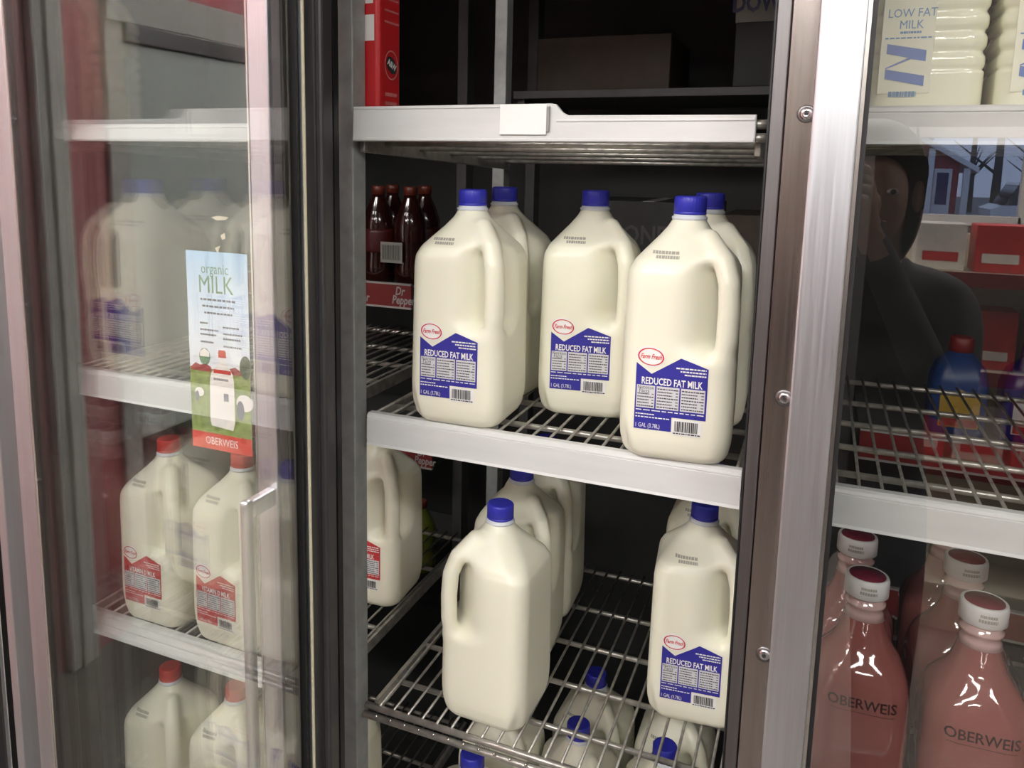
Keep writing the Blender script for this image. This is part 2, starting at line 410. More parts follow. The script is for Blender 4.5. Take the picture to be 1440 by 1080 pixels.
def wire_shelf(label, x0, x1, z, yf, style='lip', zt=0.0002, zb=-0.039, tilt=0.0):
    t = thing('wire_shelf', label, 'shelf', (x0, yf, z), group='wire shelves of the cooler')
    L = x1 - x0
    n = int((L - 0.01) / SP)
    off = (L - n * SP) / 2
    for i in range(n + 1): obj('wire', WIRE if style == 'rail' else WIRES, t, (off + i * SP, 0.006, 0))
    rod = cyl_me('cross_rod', (0.002, 0, 0), (L - 0.002, 0, 0), 0.0036, ZINC, 8)
    for y in (0.06, 0.145, 0.235, 0.33, 0.445): obj('cross_rod', rod, t, (0, y, -0.0070))
    for x in (0.003, L - 0.003): box('side_rail', x - 0.003, x + 0.003, 0.012, 0.455, -0.020, -0.0035, ZINC, t, 0.001)
    if style == 'lip':
        obj('price_channel', lip_me(L, zt, zb, tilt), t)
    elif style == 'rail':
        fr = cyl_me('front_rail', (-0.006, 0, 0), (L + 0.004, 0, 0), 0.0042, ZINC, 10)
        obj('front_rail', fr, t, (0, 0.002, -0.0060)); obj('front_rail', fr, t, (0, -0.0035, -0.0145))
        tip = lathe_me('wire_tip', [(0.0005, -0.0018), (0.0018, -0.001), (0.0018, 0.001), (0.0005, 0.0018)], EDGE, 8)
        for i in range(n + 1): obj('wire_tip', tip, t, (off + i * SP, -0.0070, -0.0100))
    return t
# centre bay
s1 = wire_shelf('top wire shelf of the open bay behind a notched grey lip', -0.477, -0.0545, 1.532, 0.765, style='none')
s1.rotation_euler = (math.radians(-2.4), 0, 0)
fp = [(0.0, -0.009), (0.4177, -0.009), (0.4177, 0.016), (0.244, 0.0168), (0.238, 0.0195), (0.231, 0.0275), (0.226, 0.0283), (0.0, 0.0278)]
def extrude_xz(name, pts, y0, y1, mt):
    n = len(pts); vs = [(x, y0, z) for x, z in pts] + [(x, y1, z) for x, z in pts]
    fs = [tuple(range(n - 1, -1, -1)), tuple(range(n, 2 * n))] + [(i, (i + 1) % n, n + (i + 1) % n, n + i) for i in range(n)]
    me = mesh(name, vs, fs, mt)
    bm = bmesh.new(); bm.from_mesh(me); bmesh.ops.recalc_face_normals(bm, faces=bm.faces[:])
    bmesh.ops.bevel(bm, geom=[e for e in bm.edges if abs(e.verts[0].co.y - e.verts[1].co.y) < 1e-6], offset=0.0008, segments=1, affect='EDGES')
    bm.to_mesh(me); bm.free()
    return me
lp = obj('price_channel', extrude_xz('price_channel', fp, -0.004, 0.002, LIP), s1)
box('channel_ridge', 0.001, 0.4165, -0.0052, -0.0035, -0.0085, -0.0055, LIP, lp, 0.0006)
box('channel_ridge', 0.232, 0.4165, -0.0050, -0.0035, 0.0105, 0.0125, LIP, lp, 0.0006)
box('channel_ridge', 0.001, 0.226, -0.0050, -0.0035, 0.0245, 0.0265, LIP, lp, 0.0006)
cylr = cyl_me('front_rail', (0.41, 0, 0), (0.43, 0, 0), 0.0045, ZINC, 10)
obj('front_rail', cylr, s1, (0, 0.004, 0.008)); obj('front_rail', cylr, s1, (0, 0.004, -0.004))
s2 = wire_shelf('middle wire shelf of the open bay with blue-label jugs and grey lip', -0.472, -0.052, 1.210, 0.780)
s3 = wire_shelf('lower wire shelf of the open bay with bare steel front rail', -0.470, -0.052, 0.838, 0.780, style='rail')
s4 = wire_shelf('lowest wire shelf of the open bay, far below the front rail', -0.470, -0.052, 0.478, 0.780)
# left bay
wire_shelf('top wire shelf behind the closed door with the poster, pale sloped lip', -0.966, -0.535, 1.540, 0.780, zt=0.004, zb=-0.019, tilt=0.012)
wire_shelf('empty middle wire shelf behind the organic milk poster', -0.962, -0.535, 1.210, 0.780)
wire_shelf('wire shelf with red-label milk jugs behind the handled door', -0.958, -0.535, 0.843, 0.780, zb=-0.024, tilt=0.012)
wire_shelf('lowest wire shelf under the red-label milk', -0.958, -0.535, 0.478, 0.780)
# right bay
wire_shelf('top wire shelf carrying the low fat milk', 0.006, 0.410, 1.532, 0.765, zt=0.023, zb=-0.010)
wire_shelf('empty middle wire shelf behind the right-hand glass door', 0.006, 0.410, 1.210, 0.780)
wire_shelf('lower wire shelf carrying the pink bottles', 0.006, 0.410, 0.838, 0.780)
for x in (0.425,):
    shelf_post(x, 0.7835, 'front galvanised shelf post at the far right of the cooler'); shelf_post(x, 1.242, 'rear galvanised shelf post at the far right of the cooler')
tg = thing('price_tag', 'blank white paper tag on the notched top shelf lip', 'price tag', (-0.279, 0.7595, 1.545))
obj('tag_card', box_me('tag_card', -0.0245, 0.0245, -0.0008, 0.0, -0.0148, 0.0148, PAPER, 0.0003), tg)
obj('tag_clip', box_me('tag_clip', 0.0246, 0.0275, -0.0012, 0.0003, -0.012, 0.012, LIPD, 0.0003), tg)

# ------------------------------------------------------------------ milk jugs
JH, JR, JT = 0.0555, 0.020, 0.262
ZP = [0, .003, .010, .022, .034, .046, .178, .190, .200, .211, .222, .232, .239, .2425, .250]
HP = [.0455, .0485, .0520, .0545, .0553, .0555, .0540, .0528, .0480, .0385, .0285, .0205, .0165, .0150, .0146]
RP = [.020, .020, .020, .020, .020, .020, .020, .020, .021, .022, .022, .0200, .0165, .0150, .0146]
def smin(a, b, k): h = np.clip(0.5 + 0.5 * (b - a) / k, 0, 1); return b * (1 - h) + a * h - k * h * (1 - h)
def smax(a, b, k): return -smin(-a, -b, k)
def caps(px, py, pz, a, b, ra, rb):
    a = np.array(a); b = np.array(b); d = b - a; L = d @ d
    t = np.clip(((px - a[0]) * d[0] + (py - a[1]) * d[1] + (pz - a[2]) * d[2]) / L, 0, 1)
    return np.sqrt((px - a[0] - t * d[0]) ** 2 + (py - a[1] - t * d[1]) ** 2 + (pz - a[2] - t * d[2]) ** 2) - (ra + (rb - ra) * t)
def jug_sdf(x, y, z):
    h = np.interp(z, ZP, HP); r = np.interp(z, ZP, RP)
    d = rsq(x, y, h, r)
    d = smax(d, -z, 0.006); d = np.maximum(d, z - 0.249)
    q = 1 / math.sqrt(2); u = (x - y) * q; v = (x + y) * q
    # creases at the three foot corners
    for sx, sy in ((-1, -1), (1, 1), (-1, 1)):
        d = smax(d, -caps(x, y, z, (sx * .0485, sy * .0485, -0.006), (sx * .0570, sy * .0570, 0.052), 0.0115, 0.0050), 0.004)
    # grip recess at the handle corner
    cz = np.maximum(np.abs(z - 0.1575) - 0.0315, 0); cu = np.maximum(0.0555 - u, 0)
    cut = np.sqrt(cz ** 2 + cu ** 2) - 0.014
    d = smax(d, -cut, 0.013)
    hd = 1e9
    P = [(.0590, .104), (.0630, .125), (.0635, .155), (.0615, .182), (.0530, .202), (.0300, .222)]
    for (u0, z0), (u1, z1) in zip(P[:-1], P[1:]):
        c = caps(u * 1.0, v * 0.86, z, (u0, 0, z0), (u1, 0, z1), 0.0095, 0.0095); hd = np.minimum(hd, c)
    return smin(d, hd, 0.007)
def surface_nets(fn, lo, hi, step):
    ax = [np.arange(a, b + step, step) for a, b in zip(lo, hi)]
    X, Y, Z = np.meshgrid(*ax, indexing='ij'); F = fn(X, Y, Z)
    n = np.array(F.shape) - 1; s = F < 0
    acc = np.zeros((*n, 3)); cnt = np.zeros(tuple(n))
    def sl(d): return tuple(slice(d[i], d[i] + n[i]) for i in range(3))
    corners = [(i, j, k) for i in (0, 1) for j in (0, 1) for k in (0, 1)]
    for a in corners:
        for e in range(3):
            if a[e]: continue
            b = list(a); b[e] = 1
            fa, fb = F[sl(a)], F[sl(b)]; m = (fa < 0) != (fb < 0)
            t = np.where(m, fa / np.where(m, fa - fb, 1), 0)
            for c in range(3): acc[..., c] += np.where(m, a[c] + (t if c == e else 0), 0)
            cnt += m
    act = cnt > 0; idx = -np.ones(tuple(n), int); idx[act] = np.arange(act.sum())
    I = np.argwhere(act); V = (I + acc[act] / cnt[act][:, None]) * step + np.array(lo)
    quads = []
    for e in range(3):
        p, q = [(1, 2), (2, 0), (0, 1)][e]
        d = [0, 0, 0]; d[e] = 1
        A = s[tuple(slice(0, s.shape[i] - d[i]) for i in range(3))]; B = s[tuple(slice(d[i], s.shape[i]) for i in range(3))]
        for g in np.argwhere(A != B):
            if g[p] < 1 or g[q] < 1 or g[p] >= n[p] or g[q] >= n[q]: continue
            def c(a, b): h = g.copy(); h[p] -= a; h[q] -= b; return idx[tuple(h)]
            f = [c(1, 1), c(0, 1), c(0, 0), c(1, 0)]
            quads.append(f if A[tuple(g)] else f[::-1])
    return V, quads
V, Q = surface_nets(jug_sdf, (-.075, -.075, -.006), (.075, .075, .256), 0.0027)
JUG = mesh('jug_body', V, Q, MILK, smooth=True)
jwrap = bisect_front(jug_sdf)
def capl(mt):
    n = 96
    return lathe_me('cap', [(.0155, .0), (.0161, .0004), (.0161, .0026), (.0153, .0030), (.0157, .0034), (.0157, .0160), (.0150, .0176), (.0138, .0183)], mt, n,
                    rad=lambda t, z: 1 + (0.018 * math.cos(t * 32) if 0.0032 < z < 0.0165 else 0))
CAPB, CAPR = capl(BLUECAP), capl(REDCAP)
NECKM = lathe_me('neck_ring', [(.0162, .2385), (.0176, .2395), (.0176, .2415), (.0160, .2425), (.0157, .2445)], NECK, 32)
LX0, LX1, LZ0, LH = -0.0385, 0.0300, 0.0335, 0.0670
LW = LX1 - LX0
def lab(u, v): return LX0 + u * LW, LZ0 + v * LH
def label_parts(color, title):
    """returns list of (name, mesh, [(sub name, mesh)])"""
    def hi(x):
        u = (x - LX0) / LW
        return LZ0 + LH * np.interp(u, [0, .22, .62, 1.0], [1.0, .845, 1.11, .985])
    def lo(x):
        u = (x - LX0) / LW
        return LZ0 + LH * (0.0 if u <= 0.5301 else 0.22)
    us = sorted(set([0, .02, .1, .22, .3, .42, .53, .5302, .62, .7, .8, .9, .96, 1.0]))
    fl = Flat().cols([LX0 + u * LW for u in us], lo, hi)
    main = fl.me('label', color, jwrap, 0.0004)
    subs = []
    o1, o2, o3 = 0.0006, 0.0008, 0.0010
    # white area around the emblem and the barcode
    wh = Flat().ellipse(*lab(.20, 1.10), .205 * LW, .155 * LH, rot=-0.10)
    subs.append(('logo_backing', wh.me('logo_backing', WHITEP, jwrap, o1)))
    wh = Flat()
    bx0, bz0 = lab(.545, -.035); bx1, bz1 = lab(.95, .195)
    wh.rect(bx0, bx1, bz0, bz1, 4)
    subs.append(('barcode_panel', wh.me('barcode_panel', WHITEP, jwrap, o1)))
    for a, b in ((.02, .28), (.30, .62), (.64, .975)):
        nf = Flat(); x0, z0 = lab(a, .33); x1, z1 = lab(b, .67); nf.rect(x0, x1, z0, z1, 3)
        subs.append(('nutrition_panel', nf.me('nutrition_panel', LABGREY, jwrap, o2)))
    ink = Flat(); k = 0
    ink.text('Nutrition', .0052, *lab(.15, .635), sx=0.8); ink.text('Facts', .0058, *lab(.13, .585), sx=0.85)
    for a, b in ((.035, .265), (.315, .605), (.655, .96)):
        for j in range(7):
            if a < .1 and j > 4: continue
            x0, z = lab(a, .36 + j * .045); x1, _ = lab(b, 0); k += 1
            ink.dashes(x0, x0 + (x1 - x0) * (0.72 if j % 3 else 1.0), z, .0011, k)
            ink.dashes(x1 - (x1 - x0) * .12, x1, z, .0011, k + 50)
    # barcode bars
    r = random.Random(3); x = bx0 + .0022
    while x < bx1 - .003:
        wd = r.choice((.0004, .0007, .0011)); ink.rect(x, x + wd, bz0 + .0035, bz1 - .0012); x += wd + r.choice((.0005, .0008))
    ink.dashes(bx0 + .001, bx1 - .001, bz0 + .0018, .0012, 9)
    subs.append(('label_fine_print', ink.me('label_fine_print', INK, jwrap, o3)))
    subs.append(('title_lettering', Flat().text(title, .0098, *lab(.505, .735), sx=0.66, offset=0.00020).me('title_lettering', WHITEP, jwrap, o3)))
    subs.append(('volume_lettering', Flat().text('1 GAL (3.78L)', .0062, *lab(.195, .060), sx=0.68).me('volume_lettering', WHITEP, jwrap, o3)))
    wt = Flat()
    for j in range(3):
        x0, z = lab(.56 + .06 * j, .965 - j * .046); x1, _ = lab(.975, 0); wt.dashes(x0, x1, z, .0014, 20 + j)
    for j in range(2):
        x0, z = lab(.02, .235 - j * .045); x1, _ = lab(.50, 0); wt.dashes(x0, x0 + (x1 - x0) * (.55 + .45 * j), z, .0011, 30 + j)
    x0, z = lab(.02, .297); x1, _ = lab(.97, 0); wt.dashes(x0, x1, z, .0009, 44)
    subs.append(('label_small_print', wt.me('label_small_print', WHITEP, jwrap, o3)))
    lg = Flat().ellipse(*lab(.20, 1.10), .185 * LW, .130 * LH, inner=.89, rot=-0.10)
    lg.text('Farm Fresh', .0068, *lab(.20, 1.10), sx=0.66, shear=0.35, rot=-0.02, offset=0.00010)
    subs.append(('logo', lg.me('logo', REDINK, jwrap, o3)))
    st = Flat()
    for j in range(2): st.dashes(-.030 + .004 * j, -.004, .2085 - j * .0042, .0028, 60 + j)
    stamp = st.me('date_stamp', STAMP, jwrap, 0.0006)
    return main, subs, stamp
def make_jug(capm, color, title):
    t = thing('milk_jug', None, 'milk jug', (0, 0, 0))
    obj('jug_body', JUG, t)
    obj('neck_ring', NECKM, t)
    obj('cap', capm, t, (0, 0, 0.2440))
    main, subs, stamp = label_parts(color, title)
    l = obj('label', main, t)
    for n, m in subs:
        so = obj(n, m, l)
        if n in ('label_small_print', 'label_fine_print'): so['kind'] = 'stuff'
    obj('date_stamp', stamp, t)
    return t
protoB = make_jug(CAPB, LABBLUE, 'REDUCED FAT MILK'); protoR = make_jug(CAPR, LABRED, 'VITAMIN D MILK')
useB = [True]; useR = [True]
def jug(x, y, z, rz, label, red=False, group=None):
    p, u = (protoR, useR) if red else (protoB, useB)
    if u[0]: o = p; u[0] = False
    else: o = copy_tree(p)
    o.location = (x, y, z); o.rotation_euler = (0, 0, math.radians(rz))
    o['label'] = label; o['group'] = group or ('red-cap gallon jugs' if red else 'blue-cap gallon jugs')
    return o
zA, zB, zD = 1.2103, 0.8383, 0.4783
jug(-0.3625, 0.830, zA, 2, 'blue-cap reduced fat milk jug standing leftmost on the middle shelf, label showing')
jug(-0.374, 0.957, zA, -4, 'blue-cap milk jug half hidden behind the leftmost middle-shelf jug')
jug(-0.246, 0.925, zA, 8, 'blue-cap reduced fat milk jug in the centre of the middle shelf, set back')
jug(-0.1215, 0.824, zA, 4, 'blue-cap reduced fat milk jug at the front right of the middle shelf, nearest')
jug(-0.1185, 0.952, zA, 2, 'blue-cap milk jug hidden behind the nearest jug at the right post')
jug(-0.327, 0.846, zB, -92, 'milk jug with handle on the left and no label showing, lower shelf')
jug(-0.346, 0.972, zB, 4, 'blue-cap milk jug right behind the jug with the handle on the left')
jug(-0.352, 1.095, zB, 2, 'third milk jug back in the left row of the lower shelf, cap under the lip')
jug(-0.1025, 0.952, zB, 6, 'blue-cap reduced fat milk jug at the right of the lower shelf, label showing')
jug(-0.108, 1.085, zB, 0, 'milk jug behind the labelled jug at the right of the lower shelf')
jug(-0.366, 0.865, zD, 10, 'milk jug below the front rail, its blue cap at the bottom edge of the picture')
jug(-0.255, 0.978, zD, 8, 'milk jug on the lowest shelf seen through the wires, middle of three caps')
jug(-0.262, 1.098, zD, -3, 'milk jug on the lowest shelf seen through the wires, rearmost cap')
jug(-0.138, 0.985, zD, 5, 'milk jug on the lowest shelf seen through the wires, right-hand cap')
jug(-0.372, 0.992, zD, 2, 'milk jug on the lowest shelf hidden under the jug with no label')
jug(-0.140, 1.103, zD, 0, 'milk jug on the lowest shelf behind the right-hand cap')
jug(-0.836, 0.838, zB + 0.005, 0, 'red-cap vitamin D milk jug with red label, left of the two behind glass', True)
jug(-0.704, 0.838, zB + 0.005, -2, 'red-cap vitamin D milk jug with red label, under the poster beside the handle', True)
jug(-0.590, 1.010, zB + 0.005, 3, 'milk jug cut off by the galvanised post at the left of the open bay', True)
jug(-0.857, 0.842, zD, 0, 'red-cap milk jug at the lower left corner, below the red-label jugs', True)
jug(-0.737, 0.848, zD, 3, 'red-cap milk jug on the lowest shelf, right of the corner one', True)
jug(-0.600, 0.900, zD, 0, 'milk jug on the lowest shelf cut off by the post below the front rail', True)

# ------------------------------------------------------------------ pink glass bottles
PINK = mat('pink_milk_in_glass', (0.29, 0.10, 0.088), 0.06, var=0.06, vscale=14, coat=1.0, sss=0.15, ssr=0.01)
CLEAR = mat('clear_bottle_glass', (0.62, 0.42, 0.40), 0.05, coat=1.0)
CAPW = mat('white_cap_plastic', (0.80, 0.78, 0.77), 0.35)
CAPM = mat('maroon_cap_seal', (0.20, 0.022, 0.045), 0.4)
DARKT = mat('dark_bottle_lettering', (0.045, 0.016, 0.016), 0.3)
BZ = [0, .004, .012, .060, .108, .126, .140, .152, .164, .178, .192, .204]
BH = [.042, .0470, .0490, .0490, .0480, .0455, .0395, .0312, .0248, .0208, .0185, .0180]
BR = [.020, .024, .026, .027, .029, .031, .0325, .0310, .0248, .0208, .0185, .0180]
def bot_sdf(x, y, z): return rsq(x, y, np.interp(z, BZ, BH), np.interp(z, BZ, BR))
zz = np.unique(np.concatenate([np.linspace(0, .012, 5), np.linspace(.012, .186, 36)]))
def smooth_interp(z, a, b):
    k = np.linspace(-.006, .006, 9); return float(np.mean(np.interp(np.clip(z + k, a[0], a[-1]), a, b)))
rings = [(z, smooth_interp(z, BZ, BH), smooth_interp(z, BZ, BR)) for z in zz]
BODY = loft_me('bottle_body', rings, PINK, 8)
NCK = lathe_me('bottle_neck', [(.0210, .1835), (.0190, .190), (.0182, .196), (.0205, .1975), (.0205, .2005), (.0180, .202), (.0180, .212)], CLEAR, 32)
CAPO = lathe_me('cap', [(.0212, .0), (.0222, .001), (.0222, .017), (.0212, .0205), (.0196, .0215), (.0186, .0205)], CAPW, 40)
CSEAL = lathe_me('cap_seal', [(.0183, .0195), (.0183, .0209), (.006, .0210)], CAPM, 40)
bwrap = bisect_front(lambda x, y, z: rsq(x, y, np.array([smooth_interp(q, BZ, BH) for q in np.atleast_1d(z)]), np.array([smooth_interp(q, BZ, BR) for q in np.atleast_1d(z)])))
ob = Flat().text('OBERWEIS', .0155, 0, .106, sx=0.92, offset=0.0002)
ob.rect(-.031, .031, .0965, .0970, 6)
OBM = ob.me('brand_lettering', DARKT, bwrap, 0.0007)
cs = Flat(); cs.dashes(-.0075, .0075, .0135, .003, 4); cs.dashes(-.0085, .0085, .0085, .0034, 5)
CST = cs.me('cap_code', STAMP, lambda x, z: -np.sqrt(.0222 ** 2 - x ** 2), 0.0003)
def pink_bottle(x, y, rz, label, first=[None]):
    if first[0] is None:
        t = thing('milk_bottle', label, 'bottle', (0, 0, 0), group='pink glass bottles')
        obj('bottle_body', BODY, t); obj('bottle_neck', NCK, t)
        c = obj('cap', CAPO, t, (0, 0, .2085)); obj('cap_seal', CSEAL, c); obj('cap_code', CST, c)
        obj('brand_lettering', OBM, t); first[0] = t
    else: t = copy_tree(first[0])
    t.location = (x, y, zB + 0.0003); t.rotation_euler = (0, 0, math.radians(rz)); t['label'] = label
    return t
pink_bottle(0.076, 0.913, 3, 'front pink milk bottle beside the aluminium door stile, white cap')
pink_bottle(0.184, 0.905, 3, 'front pink milk bottle at the lower right corner, highest gloss, white cap')
pink_bottle(0.070, 1.014, -6, 'pink milk bottle behind the front one beside the door stile')
pink_bottle(0.182, 1.006, 8, 'pink milk bottle second in the right-hand row')
pink_bottle(0.1795, 1.107, 0, 'third pink bottle in the right-hand row, cap cut by the shelf lip')
pink_bottle(0.292, 0.907, 0, 'pink milk bottle at the extreme right edge behind the glass')

# ------------------------------------------------------------------ low fat milk bottles
LOWF = mat('cream_milk_bottle_plastic', (0.95, 0.95, 0.75), 0.12, coat=0.8, sss=0.2, ssr=0.006)
PALEBLUE = mat('pale_blue_print', (0.16, 0.30, 0.50), 0.4)
MIDBLUE = mat('mid_blue_print', (0.13, 0.22, 0.52), 0.4)
def lf_ring(z):
    h = np.interp(z, [0, .004, .010, .165, .195, .215, .235], [.039, .0435, .0450, .0450, .034, .020, .0175])
    if .052 < z < .165: h = h - .0022 * (0.5 + 0.5 * math.cos((z - .052) / .0165 * 2 * math.pi)) ** 3
    return (z, h, min(h, np.interp(z, [0, .165, .21, .235], [.017, .017, .020, .0175])))
LFB = loft_me('bottle_body', [lf_ring(z) for z in np.linspace(0, .235, 110)], LOWF, 6)
LFC = lathe_me('cap', [(.0190, .232), (.0195, .233), (.0195, .247), (.0180, .250)], BLUECAP, 32)
lfw = flat_wrap(-.0449)
LFLAB = box_me('label_panel', -.036, .004, -.0456, -.0446, .034, .158, LOWF, 0.0003)
t1 = Flat().text('LOW FAT', .0100, -.014, .100, sx=.85).text('MILK', .0100, -.014, .0905, sx=.85)
t1.dashes(-.022, -.006, .0845, .0018, 2); t1.dashes(-.033, .003, .0800, .0012, 3)
t1.dashes(-.027, -.006, .0335, .0045, 6)
t1.ellipse(.0025, .118, .0055, .0075)
LFT = t1.me('label_lettering', PALEBLUE, flat_wrap(-.0457), .0003)
sh = -.010
t2 = Flat().poly([(-.031, .0775), (-.031, .0855), (-.001, .0795), (-.001, .0705)]).poly([(-.031, .0565), (-.031, .0645), (-.001, .0585), (-.001, .0500)])
t2.poly([(-.031, .0655), (-.031, .0645), (-.012, .0725), (-.001, .0705), (-.001, .0715), (-.012, .0745)])
t2.v = [(a, b + sh) for a, b in t2.v]
LFE = t2.me('label_emblem', MIDBLUE, flat_wrap(-.0457), .0003)
def lowfat(x, y, rz, label, first=[None]):
    if first[0] is None:
        t = thing('milk_bottle', label, 'bottle', (0, 0, 0), group='ribbed low fat milk bottles')
        obj('bottle_body', LFB, t); obj('cap', LFC, t); l = obj('label_panel', LFLAB, t); obj('label_lettering', LFT, l); obj('label_emblem', LFE, l); first[0] = t
    else: t = copy_tree(first[0])
    t.location = (x, y, 1.5323); t.rotation_euler = (0, 0, math.radians(rz)); t['label'] = label
lowfat(0.072, 0.832, 0, 'ribbed low fat milk bottle with blue emblem beside the bright door stile')
lowfat(0.170, 0.832, 0, 'ribbed low fat milk bottle at the top right corner of the picture')
lowfat(0.072, 0.926, 0, 'low fat milk bottle hidden behind the one beside the bright stile')

# ------------------------------------------------------------------ red soda carton
CRED = mat('red_carton_print', (0.50, 0.018, 0.022), 0.32, var=0.05, vscale=20)
CWHT = mat('carton_white_print', (0.75, 0.72, 0.70), 0.4)
CPINK = mat('carton_pink_print', (0.62, 0.20, 0.20), 0.4)
ct = thing('soda_carton', 'tall red soda carton with white lettering on the top shelf by the post', 'carton', (-0.4655, 0.799, 1.5325))
box('carton_body', -0.055, 0.0, 0.0, 0.050, 0, 0.30, CRED, ct, 0.005, seg=3)
sp = Flat()
for j in range(12): sp.dashes(.012, .044, .262 - j * .0125, .0022, 70 + j)
for j in range(2): sp.dashes(.013, .040, .045 - j * .010, .004, 90 + j)
m1 = sp.me('side_print', CPINK, flat_wrap(0.0), .0004); obj('side_print', m1, ct, rot=(0, 0, math.pi / 2))['kind'] = 'stuff'
em = Flat().ellipse(.027, .078, .0155, .0165, inner=.90)
obj('emblem_ring', em.me('emblem_ring', CPINK, flat_wrap(0.0), .0004), ct, rot=(0, 0, math.pi / 2))
em2 = Flat().ellipse(.027, .078, .0125, .0085, rot=-.5)
eo = obj('emblem', em2.me('emblem', INK, flat_wrap(0.0), .0006), ct, rot=(0, 0, math.pi / 2))
obj('emblem_lettering', Flat().text('A&W', .010, .027, .078, sx=.85, rot=-.35, offset=.0003).me('emblem_lettering', CWHT, flat_wrap(0.0), .0009), eo)
fpn = Flat()
for j, wd in enumerate((.012, .009, .012, .007, .010)): fpn.rect(-.014 - wd / 2, -.014 + wd / 2 + .003, .262 - j * .040, .290 - j * .040)
obj('front_lettering', fpn.me('front_lettering', CWHT, flat_wrap(0.0), .0004), ct)

# ------------------------------------------------------------------ poster on the closed door
def grad_mat(name, stops, zlen):
    m = bpy.data.materials.new(name); m.use_nodes = True; nt = m.node_tree; b = nt.nodes['Principled BSDF']; b.inputs['Roughness'].default_value = 0.35
    tc = nt.nodes.new('ShaderNodeTexCoord'); sx = nt.nodes.new('ShaderNodeSeparateXYZ'); mr = nt.nodes.new('ShaderNodeMapRange'); r = nt.nodes.new('ShaderNodeValToRGB')
    mr.inputs['From Min'].default_value = 0; mr.inputs['From Max'].default_value = zlen
    nt.links.new(tc.outputs['Object'], sx.inputs[0]); nt.links.new(sx.outputs['Z'], mr.inputs[0]); nt.links.new(mr.outputs[0], r.inputs[0]); nt.links.new(r.outputs[0], b.inputs['Base Color'])
    while len(r.color_ramp.elements) < len(stops): r.color_ramp.elements.new(0.5)
    for e, (p, c) in zip(r.color_ramp.elements, stops): e.position = p; e.color = (*c, 1)
    return m
PW, PH = 0.0840, 0.2250
SKYP = grad_mat('poster_sky_print', [(0.35, (0.84, 0.87, 0.90)), (0.62, (0.72, 0.83, 0.92)), (1.0, (0.42, 0.64, 0.86))], PH)
GRASSP = mat('poster_grass_print', (0.24, 0.32, 0.09), 0.4, var=0.35, vscale=120)
GREENP = mat('poster_green_print', (0.16, 0.30, 0.17), 0.4)
PTXT = mat('poster_grey_print', (0.16, 0.17, 0.20), 0.4)
PRED = mat('poster_red_print', (0.62, 0.06, 0.045), 0.4)
PBARN = mat('poster_barn_print', (0.34, 0.06, 0.06), 0.4)
PTREE = mat('poster_tree_print', (0.07, 0.10, 0.06), 0.4, var=0.4, vscale=300)
PWHITE = mat('poster_white_print', (0.86, 0.85, 0.80), 0.4)
po = thing('poster', 'organic milk poster with a white bottle and cows, stuck to the closed glass door', 'poster', (-0.642, 0.6805, 1.1765))
box('poster_sheet', 0, PW, -0.0006, 0.0, 0, PH, SKYP, po, 0.0002)
def pp(u, v): return u * PW, (1 - v) * PH
def pm(name, fl, mt, off): return obj(name, fl.me(name, mt, flat_wrap(-0.0006), off), po)
pm('meadow_print', Flat().rect(0, PW, pp(0, .93)[1], pp(0, .585)[1]), GRASSP, .0001)
pm('barn_print', Flat().poly([pp(.02, .60), pp(.36, .60), pp(.36, .575), pp(.28, .560), pp(.18, .570), pp(.10, .560), pp(.02, .585)][::-1]), PBARN, .0002)
pm('barn_print', Flat().poly([pp(.64, .60), pp(.86, .60), pp(.86, .580), pp(.76, .560), pp(.64, .575)][::-1]), PBARN, .0002)
pm('tree_print', Flat().ellipse(*pp(.93, .555), .008, .013), PTREE, .0003)
pm('brand_band', Flat().rect(0, PW, 0, pp(0, .915)[1]), PRED, .0002)
pm('brand_lettering', Flat().text('OBERWEIS', .0125, *pp(.5, .957), sx=.78), PWHITE, .0004)
pm('title_lettering', Flat().text('organic', .0165, *pp(.47, .085), sx=.78).text('MILK', .0280, *pp(.48, .165), sx=.80), GREENP, .0002)
fx = Flat()
for j in range(3): fx.dashes(*[pp(.22 + .03 * j, 0)[0], pp(.80 - .03 * j, 0)[0]], pp(0, .236 + .033 * j)[1], .0022, 100 + j)
for j, v in enumerate((.355, .388, .412, .45)):
    fx.dashes(pp(.20, 0)[0], pp((.33, .50, .47, .42)[j], 0)[0], pp(0, v)[1], .0020, 110 + j)
    fx.dashes(pp(.58, 0)[0], pp((.84, .90, .86, .88)[j], 0)[0], pp(0, v + .012)[1], .0020, 120 + j)
pm('fine_print', fx, PTXT, .0002)
pm('seal_print', Flat().ellipse(*pp(.26, .525), .0078, .0098), GREENP, .0002)
pm('seal_band', Flat().poly([pp(.18, .525), pp(.34, .525), pp(.335, .50), pp(.26, .482), pp(.185, .50)][::-1]), PWHITE, .0003)
bt = [pp(u, v) for u, v in ((.34, .875), (.70, .885), (.735, .84), (.735, .64), (.715, .60), (.66, .565), (.60, .535), (.60, .515), (.50, .515), (.50, .535), (.44, .57), (.36, .605), (.335, .64), (.32, .84))]
pm('bottle_print', Flat().poly(bt), PWHITE, .0003)
pm('bottle_cap_print', Flat().poly([pp(.49, .520), pp(.49, .490), pp(.505, .482), pp(.60, .482), pp(.615, .490), pp(.615, .520)]), PRED, .0004)
pm('bottle_band_print', Flat().rect(*[pp(.40, 0)[0], pp(.69, 0)[0]], pp(0, .602)[1], pp(0, .582)[1]), PRED, .0004)
pm('bottle_lettering', Flat().dashes(pp(.40, 0)[0], pp(.64, 0)[0], pp(0, .632)[1], .0026, 130).dashes(pp(.56, 0)[0], pp(.64, 0)[0], pp(0, .72)[1], .009, 131), PTXT, .0004)
